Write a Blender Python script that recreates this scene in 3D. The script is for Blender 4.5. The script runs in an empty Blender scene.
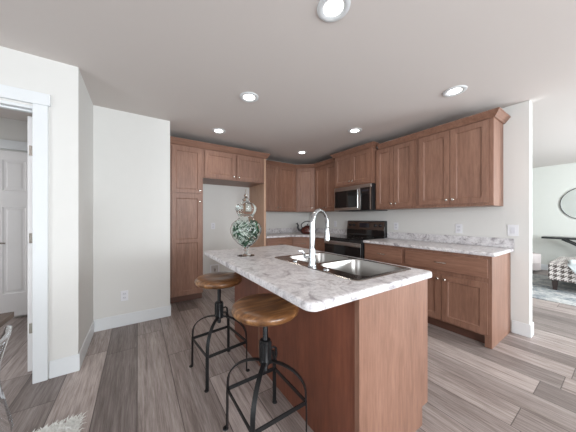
import bpy, bmesh, math, random
from mathutils import Vector, Matrix
random.seed(7)
R = math.radians
PI = math.pi
C = bpy.context.scene.collection
sc = bpy.context.scene

# ---------------------------------------------------------------- camera
F, TH, CH_, CY, CX = 222.57, 0.5635, 1.2422, 217.95, 278.51
cam_d = bpy.data.cameras.new('camera')
cam = bpy.data.objects.new('camera', cam_d)
C.objects.link(cam)
cam.location = (0, 0, CH_)
cam.rotation_euler = (PI / 2, 0, -TH)
cam_d.sensor_fit = 'HORIZONTAL'
cam_d.sensor_width = 36.0
cam_d.lens = 36.0 * F / 576
cam_d.shift_x = (288 - CX) / 576
cam_d.shift_y = -(216 - CY) / 576
cam_d.clip_start = 0.02
sc.camera = cam

# ---------------------------------------------------------------- light and exposure
sc.view_settings.view_transform = 'Standard'
sc.view_settings.look = 'None'
sc.view_settings.gamma = 1
sc.view_settings.use_curve_mapping = False
sc.view_settings.exposure = -0.10
w = bpy.data.worlds.new('sky')
sc.world = w
w.use_nodes = True
w.node_tree.nodes['Background'].inputs[0].default_value = (0.78, 0.88, 1.0, 1)
w.node_tree.nodes['Background'].inputs[1].default_value = 1.3


def area(name, loc, rot, sx, sy, power, col=(1, 1, 1)):
    d = bpy.data.lights.new(name, 'AREA')
    d.shape = 'RECTANGLE'
    d.size = sx
    d.size_y = sy
    d.energy = power
    d.color = col
    o = bpy.data.objects.new(name, d)
    o.location = loc
    o.rotation_euler = rot
    C.objects.link(o)
    return o


DAY = (0.95, 0.97, 1.0)
# daylight just outside each window (see the windows in the shell below)
area('daylight_rear_window', (0.9, -2.80, 1.40), (R(90), 0, 0), 2.5, 1.7, 185, DAY)
area('daylight_rear_window', (5.6, -2.80, 1.40), (R(90), 0, 0), 2.5, 1.7, 390, (0.90, 0.96, 1.0))
area('daylight_left_window', (-3.20, -0.2, 1.35), (R(90), 0, R(-90)), 2.5, 1.9, 85, DAY)
area('daylight_hall_window', (-3.20, 3.3, 1.40), (R(90), 0, R(-90)), 1.0, 1.3, 20, (1.0, 0.96, 0.95))
LAMP_W = 7.0

# ---------------------------------------------------------------- node helpers


def new_mat(name, rough=0.5, metal=0.0, col=(0.8, 0.8, 0.8), spec=0.5):
    m = bpy.data.materials.new(name)
    m.use_nodes = True
    b = m.node_tree.nodes['Principled BSDF']
    b.inputs['Base Color'].default_value = (*col, 1)
    b.inputs['Roughness'].default_value = rough
    b.inputs['Metallic'].default_value = metal
    b.inputs['Specular IOR Level'].default_value = spec
    return m, m.node_tree, b


def srgb(r, g, b):
    def f(c):
        c /= 255.0
        return c / 12.92 if c <= 0.04045 else ((c + 0.055) / 1.055) ** 2.4
    return (f(r), f(g), f(b))


class N:
    """small wrapper that builds nodes in a tree"""

    def __init__(s, nt):
        s.nt = nt

    def node(s, t, **kw):
        n = s.nt.nodes.new(t)
        for k, v in kw.items():
            setattr(n, k, v)
        return n

    def inp(s, n, k, v):
        if hasattr(v, 'is_linked') or isinstance(v, bpy.types.NodeSocket):
            s.nt.links.new(v, n.inputs[k])
        else:
            n.inputs[k].default_value = v

    def math(s, op, a, b=None, c=None):
        n = s.node('ShaderNodeMath', operation=op)
        s.inp(n, 0, a)
        if b is not None:
            s.inp(n, 1, b)
        if c is not None:
            s.inp(n, 2, c)
        return n.outputs[0]

    def obj(s):
        return s.node('ShaderNodeTexCoord').outputs['Object']

    def mapping(s, v, scale=(1, 1, 1), loc=(0, 0, 0), rot=(0, 0, 0)):
        n = s.node('ShaderNodeMapping')
        s.nt.links.new(v, n.inputs[0])
        n.inputs['Scale'].default_value = scale
        n.inputs['Location'].default_value = loc
        n.inputs['Rotation'].default_value = rot
        return n.outputs[0]

    def noise(s, v, scale=5, detail=4, rough=0.55, dist=0.0):
        n = s.node('ShaderNodeTexNoise')
        s.nt.links.new(v, n.inputs['Vector'])
        n.inputs['Scale'].default_value = scale
        n.inputs['Detail'].default_value = detail
        n.inputs['Roughness'].default_value = rough
        n.inputs['Distortion'].default_value = dist
        return n.outputs[0]

    def ramp(s, f, stops):
        n = s.node('ShaderNodeValToRGB')
        s.nt.links.new(f, n.inputs[0])
        e = n.color_ramp.elements
        while len(e) < len(stops):
            e.new(0.5)
        for el, (p, c) in zip(e, stops):
            el.position = p
            el.color = (*c, 1)
        return n.outputs[0]

    def mix(s, f, a, b, mode='MIX'):
        n = s.node('ShaderNodeMix', data_type='RGBA', blend_type=mode)
        for k, v in ((0, f), (6, a), (7, b)):
            if isinstance(v, tuple):
                v = (*v, 1) if len(v) == 3 else v
            s.inp(n, k, v)
        return n.outputs[2]

    def bump(s, b, h, strength=0.2, dist=0.002):
        n = s.node('ShaderNodeBump')
        n.inputs['Strength'].default_value = strength
        n.inputs['Distance'].default_value = dist
        s.nt.links.new(h, n.inputs['Height'])
        s.nt.links.new(n.outputs[0], b.inputs['Normal'])


def plain(name, col, rough=0.5, metal=0.0, spec=0.5, var=0.04):
    """even colour with a faint procedural variation"""
    m, nt, b = new_mat(name, rough, metal, col, spec)
    n = N(nt)
    f = n.noise(n.obj(), 9, 3)
    lo = tuple(c * (1 - var) for c in col)
    hi = tuple(min(1, c * (1 + var)) for c in col)
    nt.links.new(n.ramp(f, [(0.3, lo), (0.7, hi)]), b.inputs['Base Color'])
    return m


def wood(name, c1, c2, c3, axis='z', rough=0.38, fine=1.0, coat=0.0):
    m, nt, b = new_mat(name, rough)
    n = N(nt)
    co = n.obj()
    st = {'z': (24, 24, 2.6), 'x': (2.6, 24, 24), 'y': (24, 2.6, 24)}[axis]
    v = n.mapping(co, tuple(a * fine for a in st))
    big = n.noise(n.mapping(co, tuple(0.16 * a for a in st)), 3.0, 3, 0.5, 0.4)
    f = n.noise(v, 2.2, 6, 0.62, 0.3)
    mixv = n.math('ADD', n.math('MULTIPLY', f, 0.6), n.math('MULTIPLY', big, 0.4))
    nt.links.new(n.ramp(mixv, [(0.33, c1), (0.5, c2), (0.67, c3)]), b.inputs['Base Color'])
    b.inputs['Coat Weight'].default_value = coat
    n.bump(b, f, 0.08, 0.001)
    return m


M = {}
M['wall'] = plain('wall_paint', srgb(217, 216, 213), 0.85, 0, 0.25, 0.006)
M['wall_far'] = plain('pale_sage_paint', srgb(214, 215, 209), 0.85, 0, 0.25, 0.006)
M['trim'] = plain('white_trim_paint', srgb(221, 224, 226), 0.4, 0, 0.4, 0.006)
M['door_paint'] = plain('white_door_paint', srgb(232, 230, 230), 0.45, 0, 0.4, 0.006)
M['plastic'] = plain('white_plastic', srgb(226, 226, 230), 0.35, 0, 0.4, 0.005)
M['plastic_grey'] = plain('grey_plastic_face', srgb(214, 214, 220), 0.4, 0, 0.4, 0.01)

# ceiling: fine stipple
m, nt, b = new_mat('ceiling_paint', 0.9, 0, srgb(213, 206, 202), 0.2)
n = N(nt)
n.bump(b, n.noise(n.obj(), 90, 2), 0.15, 0.002)
M['ceiling'] = m

CAB = (srgb(116, 83, 67), srgb(134, 98, 81), srgb(150, 113, 95))
M['cab'] = wood('maple_stain_vertical', *CAB, 'z', 0.42)
M['cab_h'] = wood('maple_stain_horizontal', *CAB, 'x', 0.36)
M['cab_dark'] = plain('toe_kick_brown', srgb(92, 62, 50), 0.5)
M['panel_red'] = wood('reddish_panel', srgb(100, 58, 44), srgb(116, 68, 51), srgb(130, 78, 58), 'z', 0.4)
M['raw'] = wood('natural_maple', srgb(168, 132, 108), srgb(184, 148, 124), srgb(194, 160, 136), 'z', 0.45)
M['seatwood'] = wood('honey_seat_wood', srgb(54, 32, 18), srgb(120, 80, 46), srgb(182, 136, 90), 'x', 0.32, 0.7, 0.25)
M['tablewood'] = wood('brown_table_wood', srgb(60, 45, 35), srgb(82, 63, 50), srgb(98, 78, 63), 'y', 0.4)

# plank floor -------------------------------------------------
m, nt, b = new_mat('grey_oak_planks', 0.42, 0, (0.2, 0.17, 0.15), 0.45)
n = N(nt)
sep = n.node('ShaderNodeSeparateXYZ')
nt.links.new(n.obj(), sep.inputs[0])
x_, y_ = sep.outputs[0], sep.outputs[1]
u = n.math('DIVIDE', n.math('ADD', x_, 0.24), 0.236)
row = n.math('FLOOR', u)
wn = n.node('ShaderNodeTexWhiteNoise', noise_dimensions='1D')
nt.links.new(row, wn.inputs['W'])
vv = n.math('ADD', n.math('DIVIDE', y_, 1.45), n.math('MULTIPLY', wn.outputs[0], 7.3))
col = n.math('FLOOR', vv)
comb = n.node('ShaderNodeCombineXYZ')
nt.links.new(row, comb.inputs[0])
nt.links.new(col, comb.inputs[1])
wn2 = n.node('ShaderNodeTexWhiteNoise', noise_dimensions='2D')
nt.links.new(comb.outputs[0], wn2.inputs['Vector'])
rnd = wn2.outputs[0]
# grain, shifted per plank
comb2 = n.node('ShaderNodeCombineXYZ')
nt.links.new(x_, comb2.inputs[0])
nt.links.new(n.math('ADD', y_, n.math('MULTIPLY', rnd, 37.0)), comb2.inputs[1])
nt.links.new(n.math('MULTIPLY', rnd, 11.0), comb2.inputs[2])
g1 = n.noise(n.mapping(comb2.outputs[0], (48, 2.2, 1)), 1.6, 7, 0.7, 0.5)
g2 = n.noise(n.mapping(comb2.outputs[0], (7, 0.6, 1)), 1.5, 4, 0.55, 1.2)
g3 = n.noise(n.mapping(comb2.outputs[0], (150, 4.5, 1)), 1.5, 4, 0.7)
g = n.math('ADD', n.math('ADD', n.math('MULTIPLY', g1, 0.45), n.math('MULTIPLY', g2, 0.3)), n.math('MULTIPLY', g3, 0.25))
base = n.ramp(g, [(0.33, srgb(104, 92, 88)), (0.45, srgb(153, 141, 136)), (0.54, srgb(184, 173, 169)), (0.66, srgb(214, 206, 202))])
tone = n.ramp(rnd, [(0.0, (0.46, 0.44, 0.435)), (0.5, (0.72, 0.70, 0.69)), (1.0, (1.04, 1.02, 1.01))])
colr = n.mix(1.0, base, tone, 'MULTIPLY')
fu = n.math('FRACT', u)
fv = n.math('FRACT', vv)
eu = n.math('MINIMUM', fu, n.math('SUBTRACT', 1.0, fu))
ev = n.math('MINIMUM', fv, n.math('SUBTRACT', 1.0, fv))
seam = n.math('MAXIMUM', n.math('LESS_THAN', eu, 0.011), n.math('LESS_THAN', ev, 0.0016))
colr = n.mix(n.math('MULTIPLY', seam, 0.75), colr, srgb(58, 48, 44))
nt.links.new(colr, b.inputs['Base Color'])
n.bump(b, n.math('SUBTRACT', g1, n.math('MULTIPLY', seam, 0.8)), 0.15, 0.002)
M['floor'] = m

# laminate worktop -------------------------------------------
m, nt, b = new_mat('marbled_laminate', 0.3, 0, (0.8, 0.8, 0.8), 0.5)
n = N(nt)
co = n.obj()
a1 = n.noise(co, 7.5, 8, 0.7, 1.4)
a2 = n.noise(n.mapping(co, (1, 1, 1), (3.1, 5.2, 0.4)), 15, 6, 0.72, 0.8)
a3 = n.noise(co, 60, 3, 0.6)
base = n.ramp(a1, [(0.36, srgb(158, 152, 156)), (0.45, srgb(212, 209, 211)), (0.55, srgb(230, 228, 229)), (0.66, srgb(174, 166, 167))])
patch = n.ramp(a2, [(0.40, (0.74, 0.73, 0.74)), (0.52, (0.97, 0.97, 0.97)), (0.7, (1, 1, 1))])
colr = n.mix(0.8, base, patch, 'MULTIPLY')
speck = n.ramp(a3, [(0.36, (0.72, 0.71, 0.72)), (0.45, (1, 1, 1))])
colr = n.mix(0.7, colr, speck, 'MULTIPLY')
nt.links.new(colr, b.inputs['Base Color'])
M['laminate'] = m

M['steel'] = plain('brushed_stainless', (0.52, 0.50, 0.485), 0.3, 1.0, 0.5, 0.05)
M['decksteel'] = plain('polished_deck_steel', (0.40, 0.375, 0.355), 0.16, 1.0, 0.5, 0.05)
M['sinksteel'] = plain('satin_sink_steel', (0.40, 0.385, 0.37), 0.34, 1.0, 0.5, 0.05)
M['bronze_steel'] = plain('dark_stainless', (0.22, 0.195, 0.18), 0.28, 1.0, 0.5, 0.05)
M['chrome'] = plain('polished_chrome', (0.50, 0.52, 0.54), 0.1, 1.0, 0.5, 0.01)
M['nickel'] = plain('satin_nickel', (0.56, 0.53, 0.49), 0.25, 1.0, 0.5, 0.02)
M['blackglass'] = plain('black_glass', (0.012, 0.012, 0.013), 0.06, 0, 0.6, 0.1)
M['black'] = plain('black_enamel', (0.02, 0.02, 0.022), 0.35, 0, 0.5, 0.1)
M['iron'] = plain('blackened_iron', (0.014, 0.0145, 0.016), 0.38, 0.3, 0.5, 0.15)
M['blackwood'] = plain('black_lacquer_wood', (0.018, 0.02, 0.02), 0.3, 0, 0.5, 0.1)
M['legwood'] = plain('dark_walnut_leg', srgb(58, 46, 44), 0.4)
M['kettle'] = plain('oxblood_enamel', srgb(74, 30, 25), 0.25, 0, 0.6, 0.1)
M['fur'] = plain('white_sheepskin', srgb(236, 236, 232), 0.9, 0, 0.2, 0.03)
M['pinkfabric'] = plain('blush_grey_fabric', srgb(200, 190, 188), 0.9, 0, 0.2, 0.03)
M['whitefabric'] = plain('white_throw_fabric', srgb(226, 234, 236), 0.9, 0, 0.2, 0.03)
M['leafgreen'] = plain('deep_green_glass', srgb(20, 84, 50), 0.35, 0, 0.6, 0.3)
M['leafwhite'] = plain('pearl_white_glass', srgb(236, 242, 238), 0.3, 0, 0.6, 0.05)
M['mirror'] = plain('mirror_silver', (0.86, 0.9, 0.88), 0.02, 1.0, 0.5, 0.0)
M['display'] = plain('dark_display', (0.02, 0.022, 0.03), 0.1, 0, 0.6, 0.1)
M['tubing'] = plain('grey_tubing', srgb(104, 100, 100), 0.4)
M['boxdark'] = plain('recess_grey', srgb(196, 192, 190), 0.6)


def thin_glass(name, tint, refl):
    m = bpy.data.materials.new(name)
    m.use_nodes = True
    nt = m.node_tree
    nt.nodes.clear()
    out = nt.nodes.new('ShaderNodeOutputMaterial')
    tr = nt.nodes.new('ShaderNodeBsdfTransparent')
    tr.inputs[0].default_value = (*tint, 1)
    gl = nt.nodes.new('ShaderNodeBsdfGlossy')
    gl.inputs['Roughness'].default_value = 0.02
    lw = nt.nodes.new('ShaderNodeLayerWeight')
    lw.inputs[0].default_value = refl
    mx = nt.nodes.new('ShaderNodeMixShader')
    nt.links.new(lw.outputs['Facing'], mx.inputs[0])
    nt.links.new(tr.outputs[0], mx.inputs[1])
    nt.links.new(gl.outputs[0], mx.inputs[2])
    nt.links.new(mx.outputs[0], out.inputs[0])
    return m


m, nt, b = new_mat('clear_jar_glass', 0.0, 0, (0.97, 1.0, 0.985), 0.5)
b.inputs['Transmission Weight'].default_value = 1.0
b.inputs['IOR'].default_value = 1.28
M['glass'] = m
M['acrylic'] = thin_glass('clear_acrylic', (0.90, 0.93, 0.96), 0.35)
M['pane'] = thin_glass('window_glass', (0.98, 0.99, 0.99), 0.05)

m, nt, b = new_mat('lamp_lens', 0.5)
b.inputs['Emission Color'].default_value = (1.0, 0.97, 0.92, 1)
b.inputs['Emission Strength'].default_value = 9.0
M['lens'] = m

# houndstooth weave
m, nt, b = new_mat('houndstooth_weave', 0.9, 0, (0.8, 0.8, 0.8), 0.2)
n = N(nt)
sep = n.node('ShaderNodeSeparateXYZ')
nt.links.new(n.obj(), sep.inputs[0])
P_ = 0.078
sx_ = n.math('ADD', n.math('MULTIPLY', sep.outputs[0], 1 / P_), n.math('MULTIPLY', sep.outputs[1], 1 / P_))
sz_ = n.math('ADD', n.math('MULTIPLY', sep.outputs[2], 1 / P_), n.math('MULTIPLY', sep.outputs[0], 0.35 / P_))
fx, fz = n.math('FRACT', sx_), n.math('FRACT', sz_)
wx = n.math('LESS_THAN', fx, 0.5)
wz = n.math('LESS_THAN', fz, 0.5)
dia = n.math('LESS_THAN', n.math('FRACT', n.math('MULTIPLY', n.math('ADD', fx, fz), 2.0)), 0.5)
both = n.math('MULTIPLY', wx, wz)
one = n.math('SUBTRACT', n.math('ADD', wx, wz), n.math('MULTIPLY', both, 2.0))
dk = n.math('ADD', both, n.math('MULTIPLY', one, dia))
nt.links.new(n.mix(dk, srgb(228, 222, 218), srgb(106, 98, 94)), b.inputs['Base Color'])
M['hound'] = m

# blue-grey patterned rug
m, nt, b = new_mat('blue_grey_rug', 0.95, 0, (0.5, 0.5, 0.5), 0.1)
n = N(nt)
co = n.obj()
f1 = n.noise(n.mapping(co, (1.5, 1, 1)), 3.2, 6, 0.7, 1.5)
f2 = n.noise(co, 28, 3, 0.6)
base = n.ramp(f1, [(0.38, srgb(96, 105, 114)), (0.47, srgb(142, 149, 153)), (0.54, srgb(184, 184, 182)), (0.66, srgb(206, 202, 196))])
nt.links.new(n.mix(0.35, base, n.ramp(f2, [(0.35, srgb(120, 130, 138)), (0.6, srgb(225, 223, 220))])), b.inputs['Base Color'])
n.bump(b, f2, 0.4, 0.004)
M['rug'] = m

# ---------------------------------------------------------------- mesh helpers


class MB:
    def __init__(s):
        s.v = []
        s.f = []

    def add(s, vs, fs, mat=None):
        o = len(s.v)
        for p in vs:
            p = Vector(p)
            s.v.append(mat @ p if mat else p)
        s.f += [tuple(i + o for i in f) for f in fs]
        return s

    def box(s, x0, x1, y0, y1, z0, z1, mat=None):
        return s.add([(x0, y0, z0), (x1, y0, z0), (x1, y1, z0), (x0, y1, z0), (x0, y0, z1), (x1, y0, z1), (x1, y1, z1), (x0, y1, z1)],
                     [(0, 3, 2, 1), (4, 5, 6, 7), (0, 1, 5, 4), (1, 2, 6, 5), (2, 3, 7, 6), (3, 0, 4, 7)], mat)

    def prism(s, poly, z0, z1, mat=None):
        n = len(poly)
        vs = [(x, y, z0) for x, y in poly] + [(x, y, z1) for x, y in poly]
        fs = [tuple(range(n - 1, -1, -1)), tuple(range(n, 2 * n))]
        fs += [(i, (i + 1) % n, (i + 1) % n + n, i + n) for i in range(n)]
        return s.add(vs, fs, mat)

    def lathe(s, prof, seg=24, mat=None, cap0=True, cap1=True):
        vs, fs = [], []
        n = len(prof)
        for k in range(seg):
            a = 2 * PI * k / seg
            for r, z in prof:
                vs.append((r * math.cos(a), r * math.sin(a), z))
        for k in range(seg):
            j = (k + 1) % seg
            for i in range(n - 1):
                fs.append((k * n + i, j * n + i, j * n + i + 1, k * n + i + 1))
        if cap0:
            fs.append(tuple(k * n for k in range(seg - 1, -1, -1)))
        if cap1:
            fs.append(tuple(k * n + n - 1 for k in range(seg)))
        return s.add(vs, fs, mat)

    def sweep(s, path, prof, closed=False, up=None, cap=True):
        """prof: list of (a, b) in the frame (side, up) carried along path; prof may be a function of t"""
        path = [Vector(p) for p in path]
        n = len(path)
        rings = []
        prev = None
        for i, p in enumerate(path):
            if closed:
                t = (path[(i + 1) % n] - path[i - 1]).normalized()
            else:
                t = (path[min(i + 1, n - 1)] - path[max(i - 1, 0)]).normalized()
            if up is not None:
                side = t.cross(Vector(up)).normalized()
                u = side.cross(t).normalized()
            else:
                if prev is None:
                    ref = Vector((0, 0, 1)) if abs(t.z) < 0.9 else Vector((1, 0, 0))
                    side = t.cross(ref).normalized()
                else:
                    side = (prev - t * prev.dot(t)).normalized()
                prev = side
                u = side.cross(t).normalized()
            pr = prof(i / max(1, n - 1)) if callable(prof) else prof
            rings.append([p + side * a + u * b for a, b in pr])
        m_ = len(rings[0])
        vs = [v for r in rings for v in r]
        fs = []
        for i in range(n if closed else n - 1):
            j = (i + 1) % n
            for k in range(m_):
                l = (k + 1) % m_
                fs.append((i * m_ + k, i * m_ + l, j * m_ + l, j * m_ + k))
        if cap and not closed:
            fs.append(tuple(range(m_ - 1, -1, -1)))
            fs.append(tuple((n - 1) * m_ + k for k in range(m_)))
        return s.add(vs, fs)

    def tube(s, path, r, seg=10, closed=False):
        def pr(t):
            rr = r(t) if callable(r) else r
            return [(rr * math.cos(2 * PI * k / seg), rr * math.sin(2 * PI * k / seg)) for k in range(seg)]
        return s.sweep(path, pr, closed)

    def build(s, name, mat, parent=None, bevel=0.0, smooth=35, seg=2, subsurf=0):
        me = bpy.data.meshes.new(name)
        me.from_pydata([tuple(v) for v in s.v], [], s.f)
        bm = bmesh.new()
        bm.from_mesh(me)
        bmesh.ops.recalc_face_normals(bm, faces=bm.faces)
        bm.to_mesh(me)
        bm.free()
        me.materials.append(mat)
        o = bpy.data.objects.new(name, me)
        C.objects.link(o)
        if parent is not None:
            o.parent = parent
        if smooth:
            for p in me.polygons:
                p.use_smooth = True
            me.set_sharp_from_angle(angle=R(smooth))
        if bevel:
            md = o.modifiers.new('bevel', 'BEVEL')
            md.width = bevel
            md.segments = seg
            md.limit_method = 'ANGLE'
            md.angle_limit = R(40)
        if subsurf:
            md = o.modifiers.new('subsurf', 'SUBSURF')
            md.levels = md.render_levels = subsurf
        return o


def T(x, y, z):
    return Matrix.Translation((x, y, z))


def thing(name, label, cat, loc=(0, 0, 0), rz=0, group=None):
    o = bpy.data.objects.new(name, None)
    o.empty_display_size = 0.05
    C.objects.link(o)
    o.location = loc
    o.rotation_euler = (0, 0, rz)
    return tag(o, label, cat, group)


def tag(o, label, cat, group=None):
    o['label'] = label
    o['category'] = cat
    if group:
        o['group'] = group
    return o


def struct(o):
    o['kind'] = 'structure'
    return o


def dup(root, loc, rz, label, group=None):
    r = root.copy()
    C.objects.link(r)
    r.location = loc
    r.rotation_euler = (0, 0, rz)
    r['label'] = label
    if group:
        r['group'] = group
    for ch in list(root.children):
        c = ch.copy()
        C.objects.link(c)
        c.parent = r
        for g in ch.children:
            d = g.copy()
            C.objects.link(d)
            d.parent = c
    return r


def arc(cx, cy, r, a0, a1, n=6):
    return [(cx + r * math.cos(R(a0 + (a1 - a0) * k / n)), cy + r * math.sin(R(a0 + (a1 - a0) * k / n))) for k in range(n + 1)]


def rrect(x0, x1, y0, y1, r, n=5):
    return (arc(x0 + r, y0 + r, r, 180, 270, n) + arc(x1 - r, y0 + r, r, 270, 360, n)
            + arc(x1 - r, y1 - r, r, 0, 90, n) + arc(x0 + r, y1 - r, r, 90, 180, n))


# ---------------------------------------------------------------- shell
H = 2.47
XR, YB = 3.44, 4.11          # range wall plane, back wall plane
WYE = 0.56                   # free end of the range wall
XFAR, YREAR, XLEFT, YEND = 8.2, -2.6, -3.0, 5.6

struct(MB().box(XLEFT - .15, XFAR + .15, YREAR - .15, YEND + .15, -0.12, 0).build('floor', M['floor'], smooth=0))
struct(MB().box(XLEFT - .15, XFAR + .15, YREAR - .15, YEND + .15, H, H + .12).build('ceiling', M['ceiling'], smooth=0))


def wall_with_holes(name, a0, a1, axis, p0, p1, holes, mat):
    """a wall running along x or y from a0 to a1, p0..p1 thick, with rectangular holes (a0, a1, z0, z1)"""
    mb = MB()
    cuts = sorted(holes)
    segs, cur = [], a0
    for h in cuts:
        segs.append((cur, h[0], 0, H))
        segs.append((h[0], h[1], 0, h[2]))
        segs.append((h[0], h[1], h[3], H))
        cur = h[1]
    segs.append((cur, a1, 0, H))
    for s0, s1, z0, z1 in segs:
        if s1 - s0 < 1e-4 or z1 - z0 < 1e-4:
            continue
        if axis == 'x':
            mb.box(s0, s1, p0, p1, z0, z1)
        else:
            mb.box(p0, p1, s0, s1, z0, z1)
    o = mb.build(name, mat, smooth=0)
    return struct(o)


# kitchen walls
struct(MB().box(XR, XR + .112, WYE, YEND, 0, H).build('wall_range', M['wall'], bevel=0.006, smooth=0))
wall_with_holes('wall_back', XLEFT, XR, 'x', YB, YB + .12, [], M['wall'])
# the block that boxes in the pantry's left side: front, left and right faces in one solid return
struct(MB().prism([(-0.41, 2.404), (-0.41, 3.123), (0.345, 3.123), (0.345, YB), (0.235, YB), (0.235, 3.233), (-0.52, 3.233), (-0.52, 2.52), (-0.65, 2.52), (-0.65, 2.404)], 0, H).build('wall_left', M['wall'], smooth=0))
wall_with_holes('wall_entry', XLEFT, -0.65, 'x', 2.404, 2.52, [(-1.50, -0.65, 0, 2.085)], M['wall'])
# outer walls with windows
wall_with_holes('wall_rear', XLEFT - .12, XFAR + .12, 'x', YREAR - .12, YREAR, [(-0.35, 2.15, 0.55, 2.25), (4.35, 6.85, 0.55, 2.25)], M['wall'])
wall_with_holes('wall_side', YREAR, YEND, 'y', XLEFT - .12, XLEFT, [(-1.45, 1.05, 0.4, 2.3), (2.8, 3.8, 0.75, 2.05)], M['wall'])
wall_with_holes('wall_far', YREAR, YEND, 'y', XFAR, XFAR + .12, [], M['wall_far'])
wall_with_holes('wall_end', XR + .112, XFAR, 'x', YEND - .12, YEND, [], M['wall_far'])


def window(nm, axis, a0, a1, z0, z1, p):
    """white framed window: frame with a centre mullion and one pane, p is the plane of the pane"""
    f, g = MB(), MB()

    def bx(mb, s0, s1, t, zz0, zz1):
        if axis == 'x':
            mb.box(s0, s1, p - t, p + t, zz0, zz1)
        else:
            mb.box(p - t, p + t, s0, s1, zz0, zz1)
    bx(f, a0, a1, .03, z0, z0 + .06)
    bx(f, a0, a1, .03, z1 - .06, z1)
    mid = (a0 + a1) / 2
    for q in (a0, mid - .03, a1 - .06):
        bx(f, q, q + .06, .03, z0 + .06, z1 - .06)
    o = struct(f.build(nm, M['trim'], smooth=0))
    bx(g, a0 + .06, a1 - .06, .004, z0 + .06, z1 - .06)
    g.build('pane', M['pane'], o, smooth=0)


window('window_1', 'x', -0.35, 2.15, 0.55, 2.25, YREAR - .06)
window('window_2', 'x', 4.35, 6.85, 0.55, 2.25, YREAR - .06)
window('window_3', 'y', -1.45, 1.05, 0.4, 2.3, XLEFT - .06)
window('window_4', 'y', 2.8, 3.8, 0.75, 2.05, XLEFT - .06)

# baseboards
BBH = 0.135


def baseboard(nm, pts, closed=False):
    """pts: the wall line; the board stands to the right of the direction of travel"""
    mb = MB()
    P = [Vector((x, y, 0)) for x, y in pts]
    t = 0.010
    off = []
    for i, p in enumerate(P):
        ds = []
        if i > 0:
            ds.append((P[i] - P[i - 1]).normalized())
        if i < len(P) - 1:
            ds.append((P[i + 1] - P[i]).normalized())
        ns = [Vector((d.y, -d.x, 0)) for d in ds]
        if len(ns) == 2:
            m_ = (ns[0] + ns[1])
            m_ = m_ / m_.dot(ns[0])
        else:
            m_ = ns[0]
        off.append(m_)
    for i in range(len(P) - 1):
        q = [P[i], P[i] + off[i] * t, P[i + 1] + off[i + 1] * t, P[i + 1]]
        mb.prism([(v.x, v.y) for v in q], 0, BBH)
    return struct(mb.build(nm, M['trim'], smooth=0, bevel=0.003))


baseboard('baseboard_left', [(-0.578, 2.404), (-0.41, 2.404), (-0.41, 3.123), (0.345, 3.123), (0.345, 3.47)])
baseboard('baseboard_range', [(XR, 0.69), (XR, WYE), (XR + .112, WYE), (XR + .112, YEND - .12)])
baseboard('baseboard_far', [(XFAR, YEND - .12), (XFAR, YREAR)])
baseboard('baseboard_alcove', [(0.86, YB), (1.89, YB)])
baseboard('baseboard_rear', [(XFAR - .02, YREAR), (XLEFT + .02, YREAR)])

# entry opening trim: casing legs, head casing and jamb lining
mb = MB()
mb.box(-0.666, -0.584, 2.386, 2.404, 0, 2.10)
mb.box(-1.596, -1.504, 2.386, 2.404, 0, 2.10)
struct(mb.build('trim_1', M['trim'], smooth=0, bevel=0.002))
struct(MB().box(-1.612, -0.570, 2.382, 2.404, 2.10, 2.190).build('trim_2', M['trim'], smooth=0, bevel=0.002))
mb = MB()
mb.box(-0.671, -0.651, 2.404, 2.52, 0, 2.065)
mb.box(-1.50, -1.48, 2.404, 2.52, 0, 2.065)
mb.box(-1.50, -0.651, 2.404, 2.52, 2.065, 2.085)
mb.box(-1.50 + .02, -0.671, 2.45, 2.475, 2.053, 2.065)
struct(mb.build('trim_3', M['trim'], smooth=0, bevel=0.001))

# open door slab seen on edge, with its hinges
d = struct(MB().box(-0.743, -0.706, 2.565, 3.30, 0.015, 2.055).build('door_1', M['door_paint'], smooth=0, bevel=0.002))
for z in (1.78, 1.08, 0.36):
    hb = MB().box(-0.733, -0.706, 2.559, 2.5645, z - .04, z + .04)
    hb.lathe([(0.006, -.048), (0.006, .048)], 8, T(-0.706, 2.556, z))
    hb.build('hinge', M['nickel'], d)

# closed panel door at the end of the hall, with casing and a lever
DX0, DX1, DY = -1.515, -0.755, 4.085
mb = MB()


def panel_face(mb, x0, x1, z0, z1, yf, panels, yb):
    """front face at yf with raised-and-recessed panels, back at yb"""
    xs = sorted({x0, x1} | {p[0] for p in panels} | {p[1] for p in panels})
    zs = sorted({z0, z1} | {p[2] for p in panels} | {p[3] for p in panels})
    for i in range(len(xs) - 1):
        for j in range(len(zs) - 1):
            c = (xs[i], xs[i + 1], zs[j], zs[j + 1])
            hit = [p for p in panels if p[0] <= c[0] + 1e-6 and p[1] >= c[1] - 1e-6 and p[2] <= c[2] + 1e-6 and p[3] >= c[3] - 1e-6]
            if not hit:
                mb.add([(c[0], yf, c[2]), (c[1], yf, c[2]), (c[1], yf, c[3]), (c[0], yf, c[3])], [(0, 1, 2, 3)])
    for (a, b, c, d_) in panels:
        R_ = lambda k, y: [(a + k, y, c + k), (b - k, y, c + k), (b - k, y, d_ - k), (a + k, y, d_ - k)]
        rings = [R_(0, yf), R_(.012, yf + .010), R_(.03, yf + .010), R_(.045, yf + .004)]
        vs = [v for r in rings for v in r]
        fs = []
        for r in range(3):
            for k in range(4):
                l = (k + 1) % 4
                fs.append((r * 4 + k, r * 4 + l, r * 4 + 4 + l, r * 4 + 4 + k))
        fs.append((12, 13, 14, 15))
        mb.add(vs, fs)
    mb.add([(x0, yf, z0), (x1, yf, z0), (x1, yf, z1), (x0, yf, z1), (x0, yb, z0), (x1, yb, z0), (x1, yb, z1), (x0, yb, z1)],
           [(0, 4, 5, 1), (1, 5, 6, 2), (2, 6, 7, 3), (3, 7, 4, 0), (4, 7, 6, 5)])


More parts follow.
